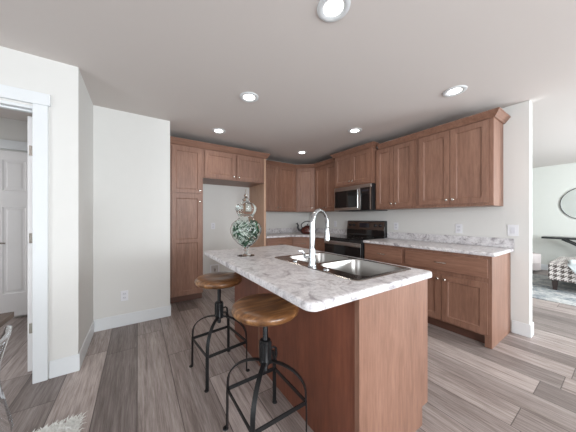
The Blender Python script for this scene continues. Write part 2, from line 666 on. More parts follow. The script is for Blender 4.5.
pn = [(DX0 + .125, DX0 + .325, 1.575, 1.955), (DX1 - .325, DX1 - .125, 1.575, 1.955),
      (DX0 + .125, DX0 + .325, 0.31, 1.38), (DX1 - .325, DX1 - .125, 0.31, 1.38)]
panel_face(mb, DX0, DX1, 0.03, 2.06, DY - .02, pn, DY + .015)
d = struct(mb.build('door_2', M['door_paint'], smooth=0))
hb = MB().lathe([(0.026, 0), (0.026, 0.008), (0.012, 0.010), (0.010, 0.045)], 16, T(DX0 + .065, DY - .02, .94) @ Matrix.Rotation(PI / 2, 4, 'X'))
hb.tube([(DX0 + .065, DY - .062, .94), (DX0 + .10, DY - .066, .94), (DX0 + .165, DY - .064, .937)], 0.009, 8)
hb.build('door_handle', M['nickel'], d)
mb = MB()
mb.box(DX0 - .10, DX0 - .012, DY, YB, 0, 2.09)
mb.box(DX1 + .012, DX1 + .10, DY, YB, 0, 2.09)
mb.box(DX0 - .115, DX1 + .115, DY - .004, YB, 2.09, 2.20)
struct(mb.build('trim_4', M['trim'], smooth=0, bevel=0.002))

# ---------------------------------------------------------------- downlights
LZ = H
lights = [(0.963, 0.925, 'nearest recessed downlight, cut by the top edge of the picture'),
          (0.955, 2.07, 'recessed downlight in the ceiling in front of the tall pantry, left row'),
          (2.59, 0.91, 'recessed downlight in the ceiling above the right pair of wall cabinets'),
          (2.575, 2.07, 'recessed downlight in the ceiling before the microwave cabinet'),
          (0.963, 3.10, 'small far recessed downlight above the fridge alcove cabinets'),
          (2.60, 3.29, 'smallest recessed downlight, in the ceiling before the corner cabinet')]
lg = 'recessed ceiling downlights'
L0 = None
for i, (x, y, lab) in enumerate(lights):
    if L0 is None:
        L0 = thing('recessed_light', lab, 'ceiling light', (x, y, LZ), 0, lg)
        MB().lathe([(0.095, -0.0005), (0.094, -0.006), (0.082, -0.010), (0.070, -0.009), (0.057, -0.0045), (0.0565, -0.0005)], 36, cap0=False, cap1=False).build('trim_ring', M['trim'], L0)
        MB().lathe([(0.056, -0.0005), (0.056, -0.003), (0.001, -0.004)], 36, cap0=True, cap1=True).build('lens', M['lens'], L0)
    else:
        dup(L0, (x, y, LZ), 0, lab, lg)
    ld = bpy.data.lights.new('downlight_lamp', 'SPOT')
    ld.energy = LAMP_W
    ld.spot_size = R(140)
    ld.spot_blend = 0.6
    ld.shadow_soft_size = 0.06
    ld.color = (1.0, 0.93, 0.84)
    lo = bpy.data.objects.new('downlight_lamp', ld)
    lo.location = (x, y, LZ - .02)
    C.objects.link(lo)

# ---------------------------------------------------------------- cabinets
RANGE = R(-90)     # local x -> -Y, local y -> +X


def shaker(x0, x1, z0, z1, mids=(), fr=0.057):
    """one shaker front: flat frame and recessed panel(s); front at y=-0.02, back at y=-0.001"""
    mb = MB()
    yf, yb, yr = -0.020, -0.001, -0.011
    zs = [z0 + fr]
    for m_ in mids:
        zs += [m_ - fr / 2, m_ + fr / 2]
    zs.append(z1 - fr)
    pans = [(x0 + fr, x1 - fr, zs[i], zs[i + 1]) for i in range(0, len(zs), 2)]
    xs = [x0, x0 + fr, x1 - fr, x1]
    zz = [z0] + zs + [z1]
    for i in range(3):
        for j in range(len(zz) - 1):
            if i == 1 and j % 2 == 1:
                continue
            mb.add([(xs[i], yf, zz[j]), (xs[i + 1], yf, zz[j]), (xs[i + 1], yf, zz[j + 1]), (xs[i], yf, zz[j + 1])], [(0, 1, 2, 3)])
    for (a, b_, c, d_) in pans:
        k = 0.007
        vs = [(a, yf, c), (b_, yf, c), (b_, yf, d_), (a, yf, d_), (a + k, yr, c + k), (b_ - k, yr, c + k), (b_ - k, yr, d_ - k), (a + k, yr, d_ - k)]
        mb.add(vs, [(0, 1, 5, 4), (1, 2, 6, 5), (2, 3, 7, 6), (3, 0, 4, 7), (4, 5, 6, 7)])
    mb.add([(x0, yf, z0), (x1, yf, z0), (x1, yf, z1), (x0, yf, z1), (x0, yb, z0), (x1, yb, z0), (x1, yb, z1), (x0, yb, z1)],
           [(0, 4, 5, 1), (1, 5, 6, 2), (2, 6, 7, 3), (3, 7, 4, 0), (4, 7, 6, 5)])
    return mb


def knob(x, z, parent):
    m_ = T(x, -0.0205, z) @ Matrix.Rotation(PI / 2, 4, 'X')
    MB().lathe([(0.007, 0), (0.005, 0.010), (0.0135, 0.015), (0.0145, 0.021), (0.010, 0.026), (0.002, 0.0275)], 14, m_).build('knob', M['nickel'], parent)


def pull(x, z, parent, w=0.10):
    mb = MB()
    pts = [(x - w / 2, -0.021, z), (x - w / 2, -0.040, z), (x - w / 2 + .012, -0.048, z), (x + w / 2 - .012, -0.048, z), (x + w / 2, -0.040, z), (x + w / 2, -0.021, z)]
    mb.tube(pts, 0.0055, 8)
    mb.build('pull_handle', M['nickel'], parent)


def cabinet(name, label, cat, loc, rz, W, D, z0, z1, doors=(), drawers=(), toe=False, group=None, poly=None, endpanel=None):
    """W x D cabinet, local x along its front, y into the wall; doors: (x0, x1, z0, z1, knob (x, z), mids)"""
    t = thing(name, label, cat, loc, rz, group)
    mb = MB()
    if poly is None:
        poly = [(0, 0), (W, 0), (W, D), (0, D)]
    if toe:
        TK, TD = 0.105, 0.07
        mb.prism(poly, TK, z1)
        tp = [(x, max(y, TD)) if y < TD else (x, y) for x, y in poly]
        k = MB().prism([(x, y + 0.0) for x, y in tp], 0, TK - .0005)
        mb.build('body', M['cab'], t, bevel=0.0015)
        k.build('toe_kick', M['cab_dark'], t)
    else:
        mb.prism(poly, z0, z1)
        mb.build('body', M['cab'], t, bevel=0.0015)
    for dd in doors:
        x0, x1, a, b_, kn = dd[:5]
        o = shaker(x0, x1, a, b_, dd[5] if len(dd) > 5 else ()).build('door', M['cab'], t, bevel=0.003, smooth=0)
        if kn:
            knob(kn[0], kn[1], o)
    for (x0, x1, a, b_) in drawers:
        o = MB().box(x0, x1, -0.020, -0.001, a, b_).build('drawer', M['cab_h'], t, bevel=0.003, smooth=0)
        pull((x0 + x1) / 2, (a + b_) / 2, o)
    return t


UB, UT = 1.372, 2.29
UF = XR - 0.33           # face of the upper cabinets on the range wall
ug = 'wall cabinets'
# right pair on the range wall (local x = y0 - Y)


def range_upper(label, yl, yr, face, zb, zt, split_z=None, kz=0.05, st=0.026):
    W = yl - yr
    mid = W / 2
    d_ = [(st, mid - .003, zb + st, zt - .02, (mid - .032, zb + st + kz)), (mid + .003, W - st, zb + st, zt - .02, (mid + .032, zb + st + kz))]
    return cabinet('wall_cabinet', label, 'cabinet', (face, yl, 0), RANGE, W, XR - face - .001, zb, zt, d_, group=ug)


range_upper('wall cabinet with two brown shaker doors at the open right end of the range wall', 1.508, 0.757, UF, UB, UT, st=.034)
range_upper('wall cabinet with two shaker doors immediately right of the microwave', 2.108, 1.510, UF, UB, UT)
range_upper('short two-door wall cabinet standing proud directly over the microwave', 2.872, 2.110, XR - .415, 1.78, 2.33)
range_upper('narrow shadowed two-door wall cabinet between the corner cabinet and the microwave', 3.498, 2.874, UF, UB, UT)
# corner
c45 = math.cos(R(45))


def to45(px, py, ox, oy):
    dx, dy = px - ox, py - oy
    return ((dx - dy) * c45, (dx + dy) * c45)


ox, oy = 2.83, 3.78
poly = [to45(*p, ox, oy) for p in ((2.83, 3.78), (3.11, 3.50), (3.439, 3.50), (3.439, 4.109), (2.83, 4.109))]
W45 = 0.28 * math.sqrt(2)
cabinet('wall_cabinet', 'diagonal single-door wall cabinet set across the back corner', 'cabinet', (ox, oy, 0), R(-45), W45, .3, UB, UT + .01,
        [(.03, W45 - .03, UB + .026, UT - .01, (W45 - .062, UB + .08))], poly=poly, group=ug)
# back run uppers
cabinet('wall_cabinet', 'two-door wall cabinet on the back wall between the tall maple panel and the corner cabinet', 'cabinet', (1.944, 3.78, 0), 0, 0.884, .329, UB, UT + .01,
        [(.02, .435, UB + .026, UT - .01, (.405, UB + .08)), (.441, .864, UB + .026, UT - .01, (.471, UB + .08))], group=ug)
# fridge alcove
YPF = 3.493
cabinet('pantry_cabinet', 'tall brown pantry cabinet with one short and one long door, left of the fridge alcove', 'cabinet', (0.385, YPF, 0), 0, 0.456, YB - YPF - .001, 0, 2.305,
        [(.02, .432, 1.612, 2.275, (.404, 1.655)), (.02, .432, .12, 1.588, (.404, 1.49), (.905,))], toe=True)
cabinet('wall_cabinet', 'wide low two-door cabinet bridging the top of the empty fridge alcove', 'cabinet', (0.842, YPF, 0), 0, 1.056, YB - YPF - .001, 1.856, 2.305,
        [(.024, .515, 1.874, 2.275, (.485, 1.915)), (.545, 1.036, 1.874, 2.275, (.575, 1.915))], group=ug)
tag(MB().box(1.900, 1.942, YPF, YB - .001, 0, 2.305).build('end_panel', M['raw'], bevel=0.001, smooth=0),
    'tall plain light maple side panel at the right of the fridge alcove', 'panel')

# base cabinets
BF = XR - .61
bg_ = 'base cabinets'


def base_range(label, yl, yr, cab_doors, drawers):
    return cabinet('base_cabinet', label, 'cabinet', (BF, yl, 0), RANGE, yl - yr, .609, 0, .876, cab_doors, drawers, toe=True, group=bg_)


t = base_range('base cabinet with a wide drawer over two doors at the right counter end', 1.523, 0.72,
               [(.02, .41, .125, .62, (.38, .575)), (.416, .795, .125, .62, (.446, .575))], [(.02, .795, .665, .845)])
# finished end panel reaching the floor, notched at the toe kick
MB().box(.804, .823, 0.0, .609, 0.0, .8765).build('end_panel', M['cab'], t, smooth=0, bevel=.001)
MB().box(.770, .8035, 0.0, .02, 0.0, .104).build('corner_foot', M['cab'], t, smooth=0)
base_range('base cabinet with one drawer over a single door beside the range', 2.102, 1.525,
           [(.02, .557, .125, .62, (.527, .575))], [(.02, .557, .665, .845)])
base_range('narrow base cabinet left of the range, under the corner worktop', 3.198, 2.884,
           [(.018, .296, .125, .62, (.27, .575))], [(.018, .296, .665, .845)])
ox, oy = 2.53, 3.50
poly = [to45(*p, ox, oy) for p in ((2.53, 3.50), (2.83, 3.20), (3.439, 3.20), (3.439, 4.109), (2.53, 4.109))]
W45 = .30 * math.sqrt(2)
cabinet('base_cabinet', 'diagonal base cabinet across the back corner below the kettle', 'cabinet', (ox, oy, 0), R(-45), W45, .3, 0, .876,
        [(.03, W45 - .03, .125, .62, (W45 - .06, .575))], [(.03, W45 - .03, .665, .845)], toe=True, poly=poly, group=bg_)
cabinet('base_cabinet', 'base cabinet on the back wall just right of the tall maple panel', 'cabinet', (1.944, 3.50, 0), 0, .585, .609, 0, .876,
        [(.02, .565, .125, .62, (.535, .575))], [(.02, .565, .665, .845)], toe=True, group=bg_)


# crowns: a profile mitred along the cabinet tops
def crown(label, pts, z, h, out=0.058):
    prof = [(0.001, 0), (0.014, 0.002), (0.020, 0.012), (out - .006, h - .016), (out, h - .012), (out, h), (0.001, h)]
    P = [Vector((x, y, 0)) for x, y in pts]
    rings = []
    for i, p in enumerate(P):
        ds = []
        if i > 0:
            ds.append((P[i] - P[i - 1]).normalized())
        if i < len(P) - 1:
            ds.append((P[i + 1] - P[i]).normalized())
        ns = [Vector((d_.y, -d_.x, 0)) for d_ in ds]
        if len(ns) == 2:
            m_ = ns[0] + ns[1]
            m_ = m_ / m_.dot(ns[0])
        else:
            m_ = ns[0]
        rings.append([p + m_ * a + Vector((0, 0, z + b_)) for a, b_ in prof])
    k = len(prof)
    fs = []
    for i in range(len(P) - 1):
        for j in range(k):
            l = (j + 1) % k
            fs.append((i * k + j, i * k + l, (i + 1) * k + l, (i + 1) * k + j))
    fs.append(tuple(range(k)))
    fs.append(tuple((len(P) - 1) * k + j for j in range(k)))
    mb = MB().add([v for r in rings for v in r], fs)
    return tag(mb.build('crown_molding', M['cab_h'], smooth=0), label, 'molding', 'cabinet crown moldings')


UY = 3.78
crown('brown crown molding over the pantry and fridge alcove cabinets', [(0.347, YPF), (1.942, YPF), (1.942, UY - .068)], 2.300, .085)
crown('brown crown molding over the back corner wall cabinets', [(1.945, UY), (2.83, UY), (UF, 3.50), (UF, 2.933)], 2.285, .068)
crown('raised crown molding over the cabinet above the microwave', [(XR - .328 + .0, 2.873), (XR - .415, 2.873), (XR - .415, 2.109), (XR - .328, 2.109)], 2.325, .062)
crown('crown molding over the two right wall cabinets, turning back to the wall', [(UF, 2.050), (UF, 0.757), (XR - .002, 0.757)], 2.283, .068)

# ---------------------------------------------------------------- worktops
CT0, CT1 = .877, .915


def worktop(name, label, poly, cat='countertop'):
    t = thing(name, label, cat, (poly[0][0], poly[0][1], 0))
    o = MB().prism([(x - poly[0][0], y - poly[0][1]) for x, y in poly], CT0, CT1).build('slab', M['laminate'], t, bevel=0.012, seg=4)
    return t


t = worktop('countertop', 'marbled white laminate worktop running right of the range to the wall end', [(XR - .64, 0.672), (XR - .001, 0.672), (XR - .001, 2.112), (XR - .64, 2.112)])
MB().box(.618, .638, 0.0, 1.440, CT1 + .0005, CT1 + .103).build('backsplash', M['laminate'], t, bevel=0.002)
p0 = (1.944, 3.470)
t = worktop('countertop', 'marbled laminate worktop wrapping the back corner left of the range', [p0, (2.518, 3.47), (2.80, 3.188), (2.80, 2.884), (XR - .001, 2.884), (XR - .001, YB - .001), (1.944, YB - .001)])
MB().box(0, XR - .002 - 1.944, YB - .021 - 3.47, YB - .001 - 3.47, CT1 + .0005, CT1 + .103).build('backsplash', M['laminate'], t, bevel=0.002)
MB().box(XR - .021 - 1.944, XR - .001 - 1.944, 2.884 - 3.47, YB - .022 - 3.47, CT1 + .0005, CT1 + .103).build('backsplash', M['laminate'], t, bevel=0.002)

# ---------------------------------------------------------------- island
IX0, IX1, IY0, IY1 = .864, 1.508, .668, 2.235
t = thing('kitchen_island', 'kitchen island base with reddish-brown panelled sides under the marbled top', 'kitchen island', (IX0, IY0, 0))
W, L = IX1 - IX0, IY1 - IY0
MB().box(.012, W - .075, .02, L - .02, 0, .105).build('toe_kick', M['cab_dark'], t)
MB().prism([(.012, .02), (W - .021, .02), (W - .021, L - .02), (.012, L - .02)], .106, .876 - .20).build('body', M['cab'], t)
# end panel facing the dining side, with the toe notch
m_ = Matrix(((1, 0, 0, 0), (0, 0, 1, 0), (0, 1, 0, 0), (0, 0, 0, 1)))
MB().prism([(0.006, 0), (W - .066, 0), (W - .066, .110), (W, .110), (W, .876), (0.006, .876)], 0, .019, m_).build('end_panel', M['cab'], t, bevel=0.001, smooth=0)
MB().prism([(0.006, 0), (W - .066, 0), (W - .066, .110), (W, .110), (W, .876), (0.006, .876)], L - .019, L, m_).build('end_panel', M['cab'], t, bevel=0.001, smooth=0)
MB().box(0, .011, .024, 1.0 - .001, 0, .876).build('back_panel', M['panel_red'], t, bevel=0.001, smooth=0)
MB().box(0, .011, 1.012, L, 0, .876).build('back_panel', M['panel_red'], t, bevel=0.001, smooth=0)
MB().box(-.004, .010, 1.0, 1.011, 0, .876).build('seam_batten', M['cab'], t, smooth=0)
MB().box(-.006, .0055, -.004, .022, 0, .876).build('corner_trim', M['cab'], t, smooth=0)
# doors on the range side
n_ = 3
for k in range(n_):
    a = .02 + k * (L - .04) / n_
    b_ = .02 + (k + 1) * (L - .04) / n_
    dm = shaker(a + .012, b_ - .012, .125, .86)
    mm = T(W - .021, 0, 0) @ Matrix.Rotation(R(90), 4, 'Z')
    dm.v = [mm @ v for v in dm.v]
    dm.build('door', M['cab'], t, smooth=0)

# island top with a real cut-out for the sink
TX0, TX1, TY0, TY1 = .553, 1.540, .646, 2.276
SX0, SX1, SY0, SY1 = .945, 1.495, .745, 1.585          # sink rim
t = thing('island_countertop', 'white and grey marbled laminate top of the island holding the sink', 'countertop', (TX0, TY0, 0))
outer = arc(TX0 + .045, TY0 + .045, .045, 180, 270, 6) + arc(TX1 - .03, TY0 + .03, .03, 270, 360, 5) + arc(TX1 - .03, TY1 - .03, .03, 0, 90, 5) + arc(TX0 + .03, TY1 - .03, .03, 90, 180, 5)
inner = rrect(SX0 + .02, SX1 - .02, SY0 + .02, SY1 - .02, .03)
bm = bmesh.new()


def ring(pts, z):
    return [bm.verts.new((x - TX0, y - TY0, z)) for x, y in pts]


# section of the rolled edge: (inset, z)
sec = [(0.010, CT0), (0.002, CT0 + .002), (0.0, CT0 + .008), (0.0, CT1 - .014), (0.003, CT1 - .005), (0.010, CT1 - .0008), (0.016, CT1)]
cxm, cym = (TX0 + TX1) / 2, (TY0 + TY1) / 2


def inset(pts, k):
    o = []
    n = len(pts)
    for i, (x, y) in enumerate(pts):
        a, b2 = pts[i - 1], pts[(i + 1) % n]
        dx, dy = b2[0] - a[0], b2[1] - a[1]
        l = math.hypot(dx, dy)
        o.append((x - dy / l * k, y + dx / l * k))
    return o


rings = [ring(inset(outer, k), z) for k, z in sec]
for r in range(len(rings) - 1):
    for i in range(len(outer)):
        j = (i + 1) % len(outer)
        bm.faces.new((rings[r][i], rings[r][j], rings[r + 1][j], rings[r + 1][i]))
it, ib = ring(inner, CT1), ring(inner, CT0)
for i in range(len(inner)):
    j = (i + 1) % len(inner)
    bm.faces.new((it[j], it[i], ib[i], ib[j]))
for oring, iring in ((rings[-1], it), (rings[0], ib)):
    es = []
    for rg in (oring, iring):
        for i in range(len(rg)):
            e = bm.edges.get((rg[i], rg[(i + 1) % len(rg)]))
            es.append(e or bm.edges.new((rg[i], rg[(i + 1) % len(rg)])))
    bmesh.ops.triangle_fill(bm, use_beauty=True, edges=es)
bmesh.ops.recalc_face_normals(bm, faces=bm.faces)
me = bpy.data.meshes.new('slab')
bm.to_mesh(me)
bm.free()
me.materials.append(M['laminate'])
for p in me.polygons:
    p.use_smooth = True
me.set_sharp_from_angle(angle=R(40))
o = bpy.data.objects.new('slab', me)
C.objects.link(o)
o.parent = t

# sink: rim deck with two bowls
t = thing('kitchen_sink', 'double-bowl stainless steel drop-in sink set into the island top', 'sink', (SX0, SY0, CT1))
sw, sl = SX1 - SX0, SY1 - SY0
bm = bmesh.new()
RZ = .0045
bowls = [(.105, sw - .035, .035, .425, 'near'), (.105, sw - .035, .455, sl - .035, 'far')]
orect = rrect(0, sw, 0, sl, .035)
irects = [rrect(a, b_, c, d_, .07, 6) for a, b_, c, d_, _ in bowls]


def rg(pts, z):
    return [bm.verts.new((x, y, z)) for x, y in pts]


def strip(a, b_):
    for i in range(len(a)):
        j = (i + 1) % len(a)
        bm.faces.new((a[i], a[j], b_[j], b_[i]))


o0, o1 = rg(orect, .0006), rg(inset(orect, .006), RZ)
strip(o0, o1)
tops = [rg(r, RZ - .0015) for r in irects]
es = []
for ring_ in [o1] + tops:
    for i in range(len(ring_)):
        e = bm.edges.get((ring_[i], ring_[(i + 1) % len(ring_)]))
        es.append(e or bm.edges.new((ring_[i], ring_[(i + 1) % len(ring_)])))
bmesh.ops.triangle_fill(bm, use_beauty=True, edges=es)
bmesh.ops.recalc_face_normals(bm, faces=bm.faces)
me = bpy.data.meshes.new('deck')
bm.to_mesh(me)
bm.free()
me.materials.append(M['decksteel'])
o = bpy.data.objects.new('deck', me)
C.objects.link(o)
o.parent = t
for (a, b_, c, d_, nm) in bowls:
    bm = bmesh.new()
    base_r = rrect(a, b_, c, d_, .07, 6)
    rr = [rg(inset(base_r, k), z) for k, z in ((0, RZ - .0015), (.004, -.006), (.012, -.10), (.020, -.145), (.045, -.168), (.08, -.172))]
    for q in range(len(rr) - 1):
        strip(rr[q], rr[q + 1])
    bm.faces.new(rr[-1])
    bmesh.ops.recalc_face_normals(bm, faces=bm.faces)
    for f_ in bm.faces:
        f_.normal_flip()
    me = bpy.data.meshes.new('bowl')
    bm.to_mesh(me)
    bm.free()
    me.materials.append(M['sinksteel'])
    for p in me.polygons:
        p.use_smooth = True
    o = bpy.data.objects.new('bowl', me)
    C.objects.link(o)
    o.parent = t
    MB().lathe([(.045, 0), (.045, .003), (.03, .004), (.012, .010), (.001, .011)], 20, T((a + b_) / 2, (c + d_) / 2, -.1718)).build('drain', M['chrome'], o)
for yy in (.275, .60):
    MB().lathe([(.021, 0), (.021, .004), (.016, .007), (.001, .008)], 20, T(.052, yy, RZ)).build('hole_cover', M['chrome'], t)

# faucet
FX, FY, FZ = .975, 1.125, CT1 + RZ + .0005
t = thing('faucet', 'tall chrome gooseneck pull-down faucet standing on the sink deck', 'faucet', (FX, FY, FZ), R(12))
MB().lathe([(.030, 0), (.030, .006), (.026, .010), (.0245, .02), (.0235, .075), (.021, .10), (.019, .12)], 24).build('base', M['chrome'], t)
pts = [(0, 0, .10), (0, 0, .20), (0, 0, .285)]
rad = .085
for k in range(1, 13):
    a = R(180 - 15 * k)
    pts.append((rad + rad * math.cos(a), 0, .285 + rad * math.sin(a) * 1.05))
pts.append((2 * rad + .002, 0, .262))
MB().tube(pts, lambda q: .0185 - .006 * min(1, q * 1.5), 16).build('spout', M['chrome'], t)
sp = MB().lathe([(.0115, .262), (.014, .255), (.0155, .22), (.019, .185), (.0195, .162), (.016, .158)], 20, T(2 * rad + .002, 0, 0)).build('spray_head', M['chrome'], t)
MB().box(2 * rad + .002 + .013, 2 * rad + .002 + .020, -.006, .006, .195, .235).build('spray_button', M['black'], sp)
MB().tube([(-.016, .010, .062), (-.040, .026, .066), (-.046, .030, .070)], .0105, 10).build('handle_hub', M['chrome'], t)
MB().tube([(-.044, .028, .068), (-.048, .032, .085), (-.054, .036, .102), (-.080, .055, .108)], lambda q: .008 - .002 * q, 10).build('lever', M['chrome'], t)

# ---------------------------------------------------------------- range
RY0, RY1 = 2.118, 2.880
RF = XR - .655
RW = RY1 - RY0
t = thing('kitchen_range', 'black and stainless electric range between the counters', 'stove', (RF, RY1, 0), RANGE)
RD = XR - RF - .003
MB().box(.003, RW - .003, .03, RD - .002, .02, .900).build('body', M['black'], t, bevel=.002)
MB().box(0, RW, -.012, RD - .07, .9005, .921).build('cooktop', M['blackglass'], t, bevel=.004)
for (bx_, by_, br) in ((.20, .16, .10), (.56, .16, .085), (.20, .42, .075), (.56, .42, .10)):
    MB().lathe([(br, .9213), (br - .004, .9217), (br - .008, .9213)], 30, T(bx_, by_, 0), cap0=False, cap1=False).build('burner_ring', M['tubing'], t)
MB().box(.004, RW - .004, .0, .029, .868, .898).build('front_rail', M['black'], t, bevel=.003)
od = MB().box(.004, RW - .004, -.012, .029, .215, .864).build('oven_door', M['blackglass'], t, bevel=.004)
MB().box(.004, RW - .004, -.016, -.012, .800, .862).build('door_band', M['steel'], od, bevel=.001)
hb = MB().tube([(.05, -.055, .822), (RW - .05, -.055, .822)], .012, 12)
for xx in (.07, RW - .07):
    hb.tube([(xx, -.016, .822), (xx, -.055, .822)], .009, 8)
hb.build('oven_handle', M['steel'], od)
MB().box(.006, RW - .006, -.008, .029, .055, .208).build('drawer', M['steel'], t, bevel=.004)
# backguard: leaning panel
bgp = [(RD - .085, .921), (RD - .002, .921), (RD - .002, 1.19), (RD - .035, 1.196), (RD - .062, 1.185), (RD - .085, 1.03)]
mm = Matrix(((0, 0, 1, 0), (1, 0, 0, 0), (0, 1, 0, 0), (0, 0, 0, 1)))
bgo = MB().prism(bgp, .002, RW - .002, mm).build('backguard', M['blackglass'], t, bevel=.003)
# stainless control face sits on the sloped front
sl_ = math.atan2(.023, .155)
fm = T(0, RD - .0855, 1.03) @ Matrix.Rotation(-sl_, 4, 'X')
MB().box(.006, RW - .006, -.004, .0, .008, .150, fm).build('control_face', M['bronze_steel'], bgo, bevel=.001)
MB().box(RW / 2 - .10, RW / 2 + .10, -.006, -.0042, .045, .125, fm).build('display', M['display'], bgo)
for xx in (.075, .165, RW - .165, RW - .075):
    kb = fm @ T(xx, -.0042, .085) @ Matrix.Rotation(PI / 2, 4, 'X')
    MB().lathe([(.026, 0), (.026, .004), (.020, .006), (.018, .026), (.015, .029), (.001, .029)], 18, kb).build('knob', M['black'], bgo)

# ---------------------------------------------------------------- microwave
MZ0, MZ1 = 1.362, 1.774
MF = XR - .415
t = thing('microwave', 'over-the-range microwave with black window and stainless trim under the short cabinet', 'microwave', (MF, 2.866, 0), RANGE)
MW = 2.866 - 2.116
MB().box(0, MW, .002, XR - MF - .002, MZ0 + .012, MZ1).build('body', M['black'], t, bevel=.002)
MB().box(.03, MW + .0, .06, XR - MF - .004, MZ0 - .004, MZ0 + .0115).build('vent_base', M['black'], t, bevel=.002)
MB().box(0, MW, -.020, .0015, MZ1 - .052, MZ1).build('vent_grille', M['steel'], t, bevel=.003)
dr = MB().box(0, .555, -.022, .0015, MZ0 + .012, MZ1 - .054).build('door', M['steel'], t, bevel=.003)
MB().box(.022, .515, -.0245, -.022, MZ0 + .058, MZ1 - .068).build('window', M['blackglass'], dr, bevel=.001)
hb = MB().tube([(.535, -.058, MZ0 + .04), (.535, -.060, MZ0 + .2), (.535, -.058, MZ1 - .075)], .011, 12)
for zz in (MZ0 + .055, MZ1 - .09):
    hb.tube([(.535, -.022, zz), (.535, -.058, zz)], .008, 8)
hb.build('handle', M['chrome'], dr)
MB().box(.559, MW, -.022, .0015, MZ0 + .012, MZ1 - .054).build('control_panel', M['blackglass'], t, bevel=.002)
MB().box(MW - .018, MW + .0005, -.024, -.0222, MZ0 + .014, MZ1 - .056).build('edge_trim', M['steel'], t)
MB().box(.59, MW - .04, -.0235, -.0222, MZ1 - .115, MZ1 - .085).build('display', M['display'], t)

# ---------------------------------------------------------------- stools
SG = 'industrial bar stools'
t = thing('bar_stool', 'bar stool with round honey wood seat and black iron legs, farther one near the alcove', 'stool', (.567, 1.815, 0), R(6.6), SG)
SZ = .735
prof = [(.002, SZ - .030), (.15, SZ - .030), (.170, SZ - .028), (.184, SZ - .019), (.190, SZ - .004), (.188, SZ + .008), (.178, SZ + .019), (.160, SZ + .025), (.10, SZ + .023), (.05, SZ + .020), (.002, SZ + .019)]
MB().lathe(prof, 48).build('seat', M['seatwood'], t, smooth=60)
st0 = MB().lathe([(.055, SZ - .037), (.055, SZ - .031)], 20).build('seat_plate', M['iron'], t)
scr = MB()
pr = []
zz = .38
while zz < SZ - .038:
    pr += [(.0135, zz), (.0155, zz + .004), (.0135, zz + .008)]
    zz += .009
scr.lathe(pr, 16)
scr.build('screw_post', M['iron'], t)
hub = MB().lathe([(.022, .415), (.030, .42), (.030, .44), (.024, .45), (.024, .535), (.030, .54), (.030, .552), (.022, .555)], 20)
for a in range(4):
    rm = Matrix.Rotation(R(45 + 90 * a), 4, 'Z')
    hub.box(.018, .036, -.004, .004, .42, .545, rm)
hub.build('hub', M['iron'], t)
# spring lever beside the hub
lv = MB().tube([(.030, .0, .49), (.055, .0, .495), (.070, .0, .482)], .006, 8)
lv.tube([(.070, 0, .482), (.074, 0, .45), (.066, 0, .42), (.072, 0, .40)], .008, 8)
lv.build('height_lever', M['iron'], t)
FR = .232
for a in range(4):
    rm = Matrix.Rotation(R(45 + 90 * a), 4, 'Z')
    pts = [(FR, 0, .006), (FR, 0, .10), (FR - .001, 0, .22), (FR - .004, 0, .285)]
    for k in range(1, 10):
        q = R(90 * k / 9)
        pts.append((.028 + (FR - .032) * math.cos(q), 0, .285 + .150 * math.sin(q)))
    mb = MB().sweep(pts, [(-.012, -.0035), (.012, -.0035), (.012, .0035), (-.012, .0035)], up=(1, 0, .25))
    mb.v = [rm @ v for v in mb.v]
    lg_ = mb.build('leg', M['iron'], t, bevel=.001)
    MB().lathe([(.016, 0), (.017, .003), (.015, .006), (.004, .0065)], 14, rm @ T(FR + .010, 0, 0)).build('foot', M['iron'], lg_)
for a in range(4):
    p, q = Vector((FR, 0, .235)), Vector((FR, 0, .235))
    p = Matrix.Rotation(R(45 + 90 * a), 4, 'Z') @ p
    q = Matrix.Rotation(R(135 + 90 * a), 4, 'Z') @ q
    MB().sweep([p, q], [(-.003, -.011), (.003, -.011), (.003, .011), (-.003, .011)], up=(0, 0, 1)).build('footrest_bar', M['iron'], t)
dup(t, (.612, 1.108, 0), R(1), 'bar stool with round honey wood seat and black iron legs, nearer one before the island', SG)

# ---------------------------------------------------------------- jar on the island
t = thing('apothecary_jar', 'large lidded clear glass apothecary jar filled with green and white twists', 'jar', (.796, 1.790, CT1 + .0005))
outer_p = [(.076, 0), (.075, .004), (.035, .012), (.014, .022), (.012, .038), (.026, .048), (.014, .058), (.020, .070), (.070, .105), (.112, .15), (.134, .20), (.136, .235), (.122, .275), (.085, .308), (.062, .326), (.064, .338)]
inner_p = [(r_ - .004, z_) for r_, z_ in reversed(outer_p[8:])] + [(.010, .078), (.001, .074)]
MB().lathe(outer_p + inner_p, 48).build('bowl', M['glass'], t, smooth=60)
lid = [(.066, .339), (.066, .345), (.080, .372), (.094, .402), (.090, .425), (.066, .450), (.034, .464), (.026, .474), (.034, .486), (.024, .498), (.012, .506), (.018, .522), (.010, .540), (.005, .570), (.002, .582)]
lb = MB().lathe([(.062, .339)] + lid + [], 48, cap0=False, cap1=True)
lb.lathe([(.062, .339), (.062, .345), (.076, .372), (.090, .402), (.086, .423), (.062, .446), (.028, .460), (.001, .464)], 48, cap0=False, cap1=True)
lb.build('lid', M['glass'], t, smooth=60)


def rad_at(z):
    for (r0, z0), (r1, z1) in zip(outer_p[7:], outer_p[8:]):
        if z0 <= z <= z1:
            return r0 + (r1 - r0) * (z - z0) / (z1 - z0)
    return 0.02


